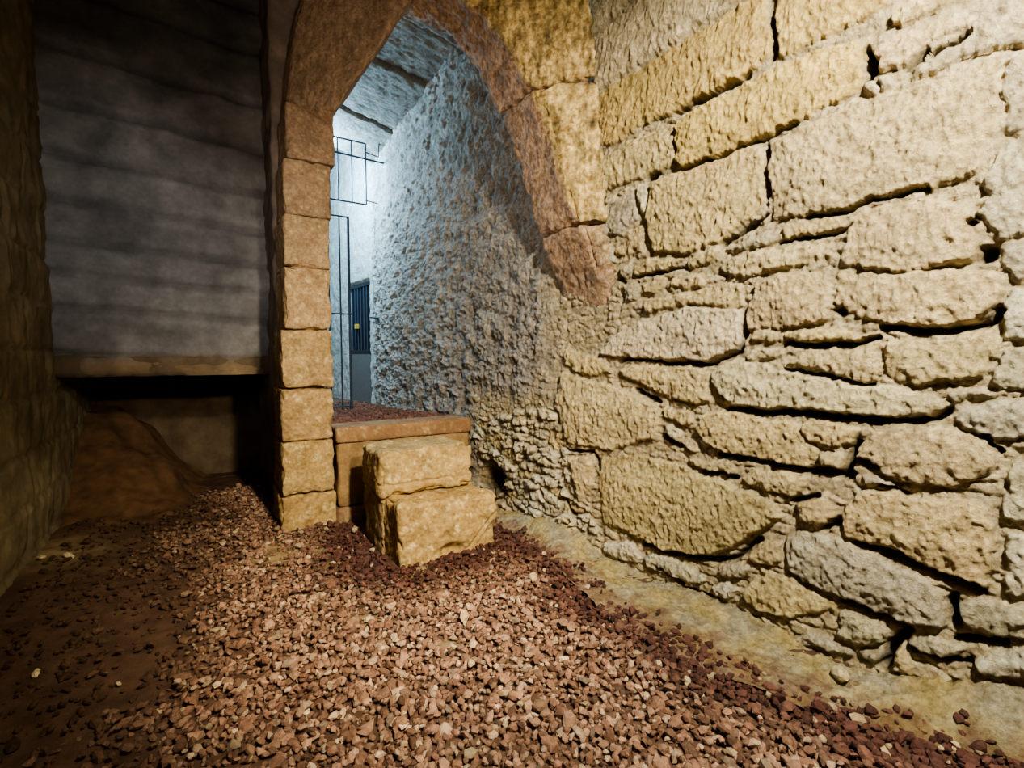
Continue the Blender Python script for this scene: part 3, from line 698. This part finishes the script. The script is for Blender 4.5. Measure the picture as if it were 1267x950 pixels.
# pale limestone chips one can pick out
CH = [(378, 880, .017, 'pale cream stone chip on the gravel, nearest to the bottom edge left of centre'),
 (560, 801, .022, 'flat yellowish stone chip lying among gravel in the middle of the floor'),
 (471, 800, .020, 'pale rounded pebble with dusty face left of the middle of the gravel'),
 (455, 765, .030, 'sandy yellow lump of mortar resting on gravel in front of the steps'),
 (412, 697, .020, 'small yellow stone chip on bare sand in front of the pier'),
 (470, 806, .014, 'thin curved pale chip beside the dusty rounded pebble on gravel'),
 (85, 692, .028, 'small pale stone on dark earth near the left wall'),
 (52, 698, .030, 'low yellowish stone against the foot of the left wall'),
 (45, 833, .018, 'grey white chip on dark gravel at the far left'),
 (147, 843, .015, 'small white chip on shaded gravel left of the bright patch'),
 (518, 918, .018, 'pale angular chip near the bottom edge under the steps'),
 (850, 845, .020, 'cream stone chip on red gravel near the foot of the right wall'),
 (1040, 845, .050, 'broken yellow block lodged at the gravel edge under the right wall'),
 (165, 685, .016, 'tiny pale stone on the dark ground before the low recess'),
 (537, 687, .030, 'flat pale sliver of stone under the front edge of the lower step')]
for k, (u, v, r, lab) in enumerate(CH):
    p = onZ(u, v, .02); p[2] = floor_z(np.array([p[0]]), np.array([p[1]]))[0]+r*.55+.008
    if 'right wall' in lab and r > .04: p[2] += .03
    o = pebble_field('stone_chip', p[None], np.array([r]), np.array([[.60, .50, .30]])*rng.uniform(.85, 1.1), 2, M_block)
    recenter(o, p); thing(o, lab, 'stone', 'pale stone chips on the gravel')

# ------------------------------------------------------------------ iron in the passage
YG = 7.3
def G(u, v): return onY(u, v, YG)
gr = empty('iron_grille', G(435, 250)); thing(gr, 'dark iron grille panel fixed high across the passage behind the pier', 'grille')
def addt(name, segs, r, mat, root): o = tubes(name, segs, r, mat); keep(o, root); return o
x0, x1 = G(404, 170)[0], G(452, 178)[0]; zt_, zb_ = G(440, 175)[2], G(440, 251)[2]
addt('frame', [((x0, YG, zt_), (x1, YG, zt_)), ((x1, YG, zt_), (x1, YG, zb_)), ((x0, YG, zb_), (x1, YG, zb_))], .012, M_iron, gr)
for u in (407, 418, 435):
    xx = G(u, 210)[0]; addt('bar', [((xx, YG, zt_), (xx, YG, zb_))], .010, M_iron, gr)
zc_ = G(440, 193)[2]
addt('cross_rail', [((x0, YG, zc_), (W_IN+.02, YG, zc_-.02), .014)], .014, M_iron, gr)
zd_ = G(452, 190)[2]
addt('shadow_rod', [((x1, YG, zb_+.06), (x1+.17, YG+.02, zb_+.05))], .009, M_iron, gr)  # these rods stand in for the grille's shadow lines on the wall
addt('shadow_rod', [((x1, YG, zt_-.12), (x1+.2, YG+.03, zt_-.14)), ((x1+.2, YG+.03, zt_-.14), (x1+.22, YG+.03, zt_+.25))], .009, M_iron, gr)
gt = empty('iron_gate', G(420, 508)); thing(gt, 'narrow dark iron gate leaf standing on the passage floor beside the pier', 'gate')
xa, xb = G(400, 300)[0], G(431, 300)[0]; z1, z0 = G(425, 268)[2], gz7
addt('frame', [((xb, YG, z1), (xb, YG, z0), .02), ((xa, YG, z1), (xb, YG, z1)), ((xa, YG, z0+.06), (xb, YG, z0+.06)), ((xa, YG, z1), (xa, YG, z0))], .012, M_iron, gt)
for u in (408, 422):
    xx = G(u, 400)[0]; addt('bar', [((xx, YG, z1), (xx, YG, z0))], .012, M_iron, gt)
zm = G(420, 388)[2]; addt('cross_rail', [((xa, YG, zm), (xb, YG, zm)), ((xb, YG, zm), (xb+.02, YG-.04, zm))], .012, M_iron, gt)
zl_ = G(455, 390)[2]
o = tubes('wall_latch', [(np.array((W_IN-.02, 7.75, zl_)), np.array((W_IN-.16, 7.7, zl_))), (np.array((W_IN-.02, 7.75, zl_-.09)), np.array((W_IN-.02, 7.75, zl_)))], .012, M_iron)
recenter(o, (W_IN-.02, 7.75, zl_)); thing(o, 'short iron hook fixed to the passage wall right of the barred door', 'hook')
# barred door in the passage wall
def FP(u, z, n=0.): p = FO+FD*u+FN*n; return np.array([p[0], p[1], z])
dr = empty('door_1', FP((dA+dB)/2, dzb)); struct(dr)
def farbox(name, u0, u1, z0, z1, n0, n1, mat, root):
    import bmesh as bmm
    bm = bmm.new()
    c = [FP(u, z, n) for n in (n0, n1) for z in (z0, z1) for u in (u0, u1)]
    v = [bm.verts.new(p) for p in c]
    for fc_ in ((0, 1, 3, 2), (4, 6, 7, 5), (0, 4, 5, 1), (2, 3, 7, 6), (0, 2, 6, 4), (1, 5, 7, 3)): bm.faces.new([v[i] for i in fc_])
    bmm.ops.recalc_face_normals(bm, faces=bm.faces)
    me = bpy.data.meshes.new(name); bm.to_mesh(me); bm.free(); me.materials.append(mat)
    o = bpy.data.objects.new(name, me); COL.objects.link(o); return keep(o, root)
farbox('backing', dA+.01, dB-.01, dzb-.05, dzt, -.068, -.060, M_dark, dr)  # dark sheet standing in for the unlit opening behind the bars
farbox('kick_panel', dA+.02, dB-.02, dzb, dzm, -.060, -.035, M_grey, dr)
farbox('top_rail', dA+.02, dB-.02, dzt-.07, dzt-.01, -.060, -.03, M_dark, dr)
farbox('middle_rail', dA+.02, dB-.02, dzm, dzm+.06, -.060, -.028, M_dark, dr)
for u in np.linspace(dA+.10, dB-.10, 7):
    o = tubes('bar', [(FP(u, dzm+.05, -.045), FP(u, dzt-.05, -.045))], .014, M_iron); keep(o, dr)
pu, pzv = on_far(441, 403)
pl = empty('padlock', FP(pu, pzv, 0.0)); thing(pl, 'small yellow padlock hanging on the bars of the passage door', 'padlock')
farbox('lock_body', pu-.05, pu+.05, pzv-.05, pzv+.03, -.03, .015, M_brass, pl)
o = tubes('shackle', [(FP(pu-.03, pzv+.02, -.01), FP(pu-.03, pzv+.08, -.01)), (FP(pu+.03, pzv+.02, -.01), FP(pu+.03, pzv+.08, -.01)), (FP(pu-.03, pzv+.08, -.01), FP(pu+.03, pzv+.08, -.01))], .008, M_iron); keep(o, pl)

# soil heaped inside the low recess
xs = np.arange(-1.09, .5, .03); ys = np.arange(5.3, 7.12, .03)
X, Y = np.meshgrid(xs, ys, indexing='ij'); B = np.stack([X.ravel(), Y.ravel(), X.ravel()*0], 1)
B[:, 2] = .95*sm((.05-B[:, 0]+.2*fbm(B*2, 2))/.9)*sm((B[:, 1]-5.25)/1.9)+.03*fbm(B*6, 3)-.01
o = mesh_np('soil_heap', B, grid_faces(len(xs), len(ys)), M_ground, np.array([.13, .07, .033])*(1+.3*fbm(B*5, 3))[:, None])
recenter(o, (-.7, 6.2, 0)); thing(o, 'brown heap of soil filling the left of the low dark recess', 'soil', kind='stuff')

# ------------------------------------------------------------------ camera, light, world
cam = bpy.data.cameras.new('camera'); co = bpy.data.objects.new('camera', cam); COL.objects.link(co)
cam.sensor_width = 36; cam.lens = 36*F/1267; cam.clip_start = .05
co.location = (0, 0, H); co.rotation_euler = (math.pi/2-PIT, 0, -PSI); SC.camera = co
def lamp(name, kind, loc, aim, energy, col, size=.3, spot=None, blend=.6):
    l = bpy.data.lights.new(name, kind); l.energy = energy; l.color = col
    if kind == 'AREA': l.size = size
    elif kind == 'SPOT': l.spot_size = math.radians(spot); l.spot_blend = blend; l.shadow_soft_size = size
    else: l.shadow_soft_size = size
    o = bpy.data.objects.new(name, l); COL.objects.link(o); o.location = loc
    from mathutils import Vector
    o.rotation_euler = (Vector(aim)-Vector(loc)).to_track_quat('-Z', 'Y').to_euler(); return o
lamp('wall_lamp', 'SPOT', (1.0, -.5, 3.5), (2.5, 1.9, 1.3), 1040, (1, .925, .755), .10, 106, .8)
lamp('step_spot', 'SPOT', (1.0, -.1, 2.5), (1.25, 3.6, .5), 500, (1, .83, .60), .08, 62, .75)
lamp('arch_fill', 'SPOT', (.1, .5, 1.4), (1.45, 3.9, 3.15), 330, (1, .82, .64), .15, 58, 1)  # added fill light, brightens the arch, its soffit and the pier top
lamp('passage_lamp', 'POINT', (1.3, 7.9, 4.3), (2, 8, 2), 560, (.38, .71, 1), .25)
lamp('bay_glow', 'SPOT', (-.3, 1.2, 2.7), (-.25, 5.6, 2.45), 190, (.88, .92, 1), .5, 50, 1)  # added cool fill, lightens the back wall of the left bay
lamp('left_glow', 'AREA', (.7, 1.0, 3.0), (-1.1, 3.4, .8), 9, (1, .85, .6), .6)
w = bpy.data.worlds.new('world'); SC.world = w; w.use_nodes = True
w.node_tree.nodes['Background'].inputs[0].default_value = (1, .85, .65, 1); w.node_tree.nodes['Background'].inputs[1].default_value = .085
SC.view_settings.view_transform = 'AgX'; SC.view_settings.look = 'AgX - Medium High Contrast'
SC.view_settings.exposure = 0.12
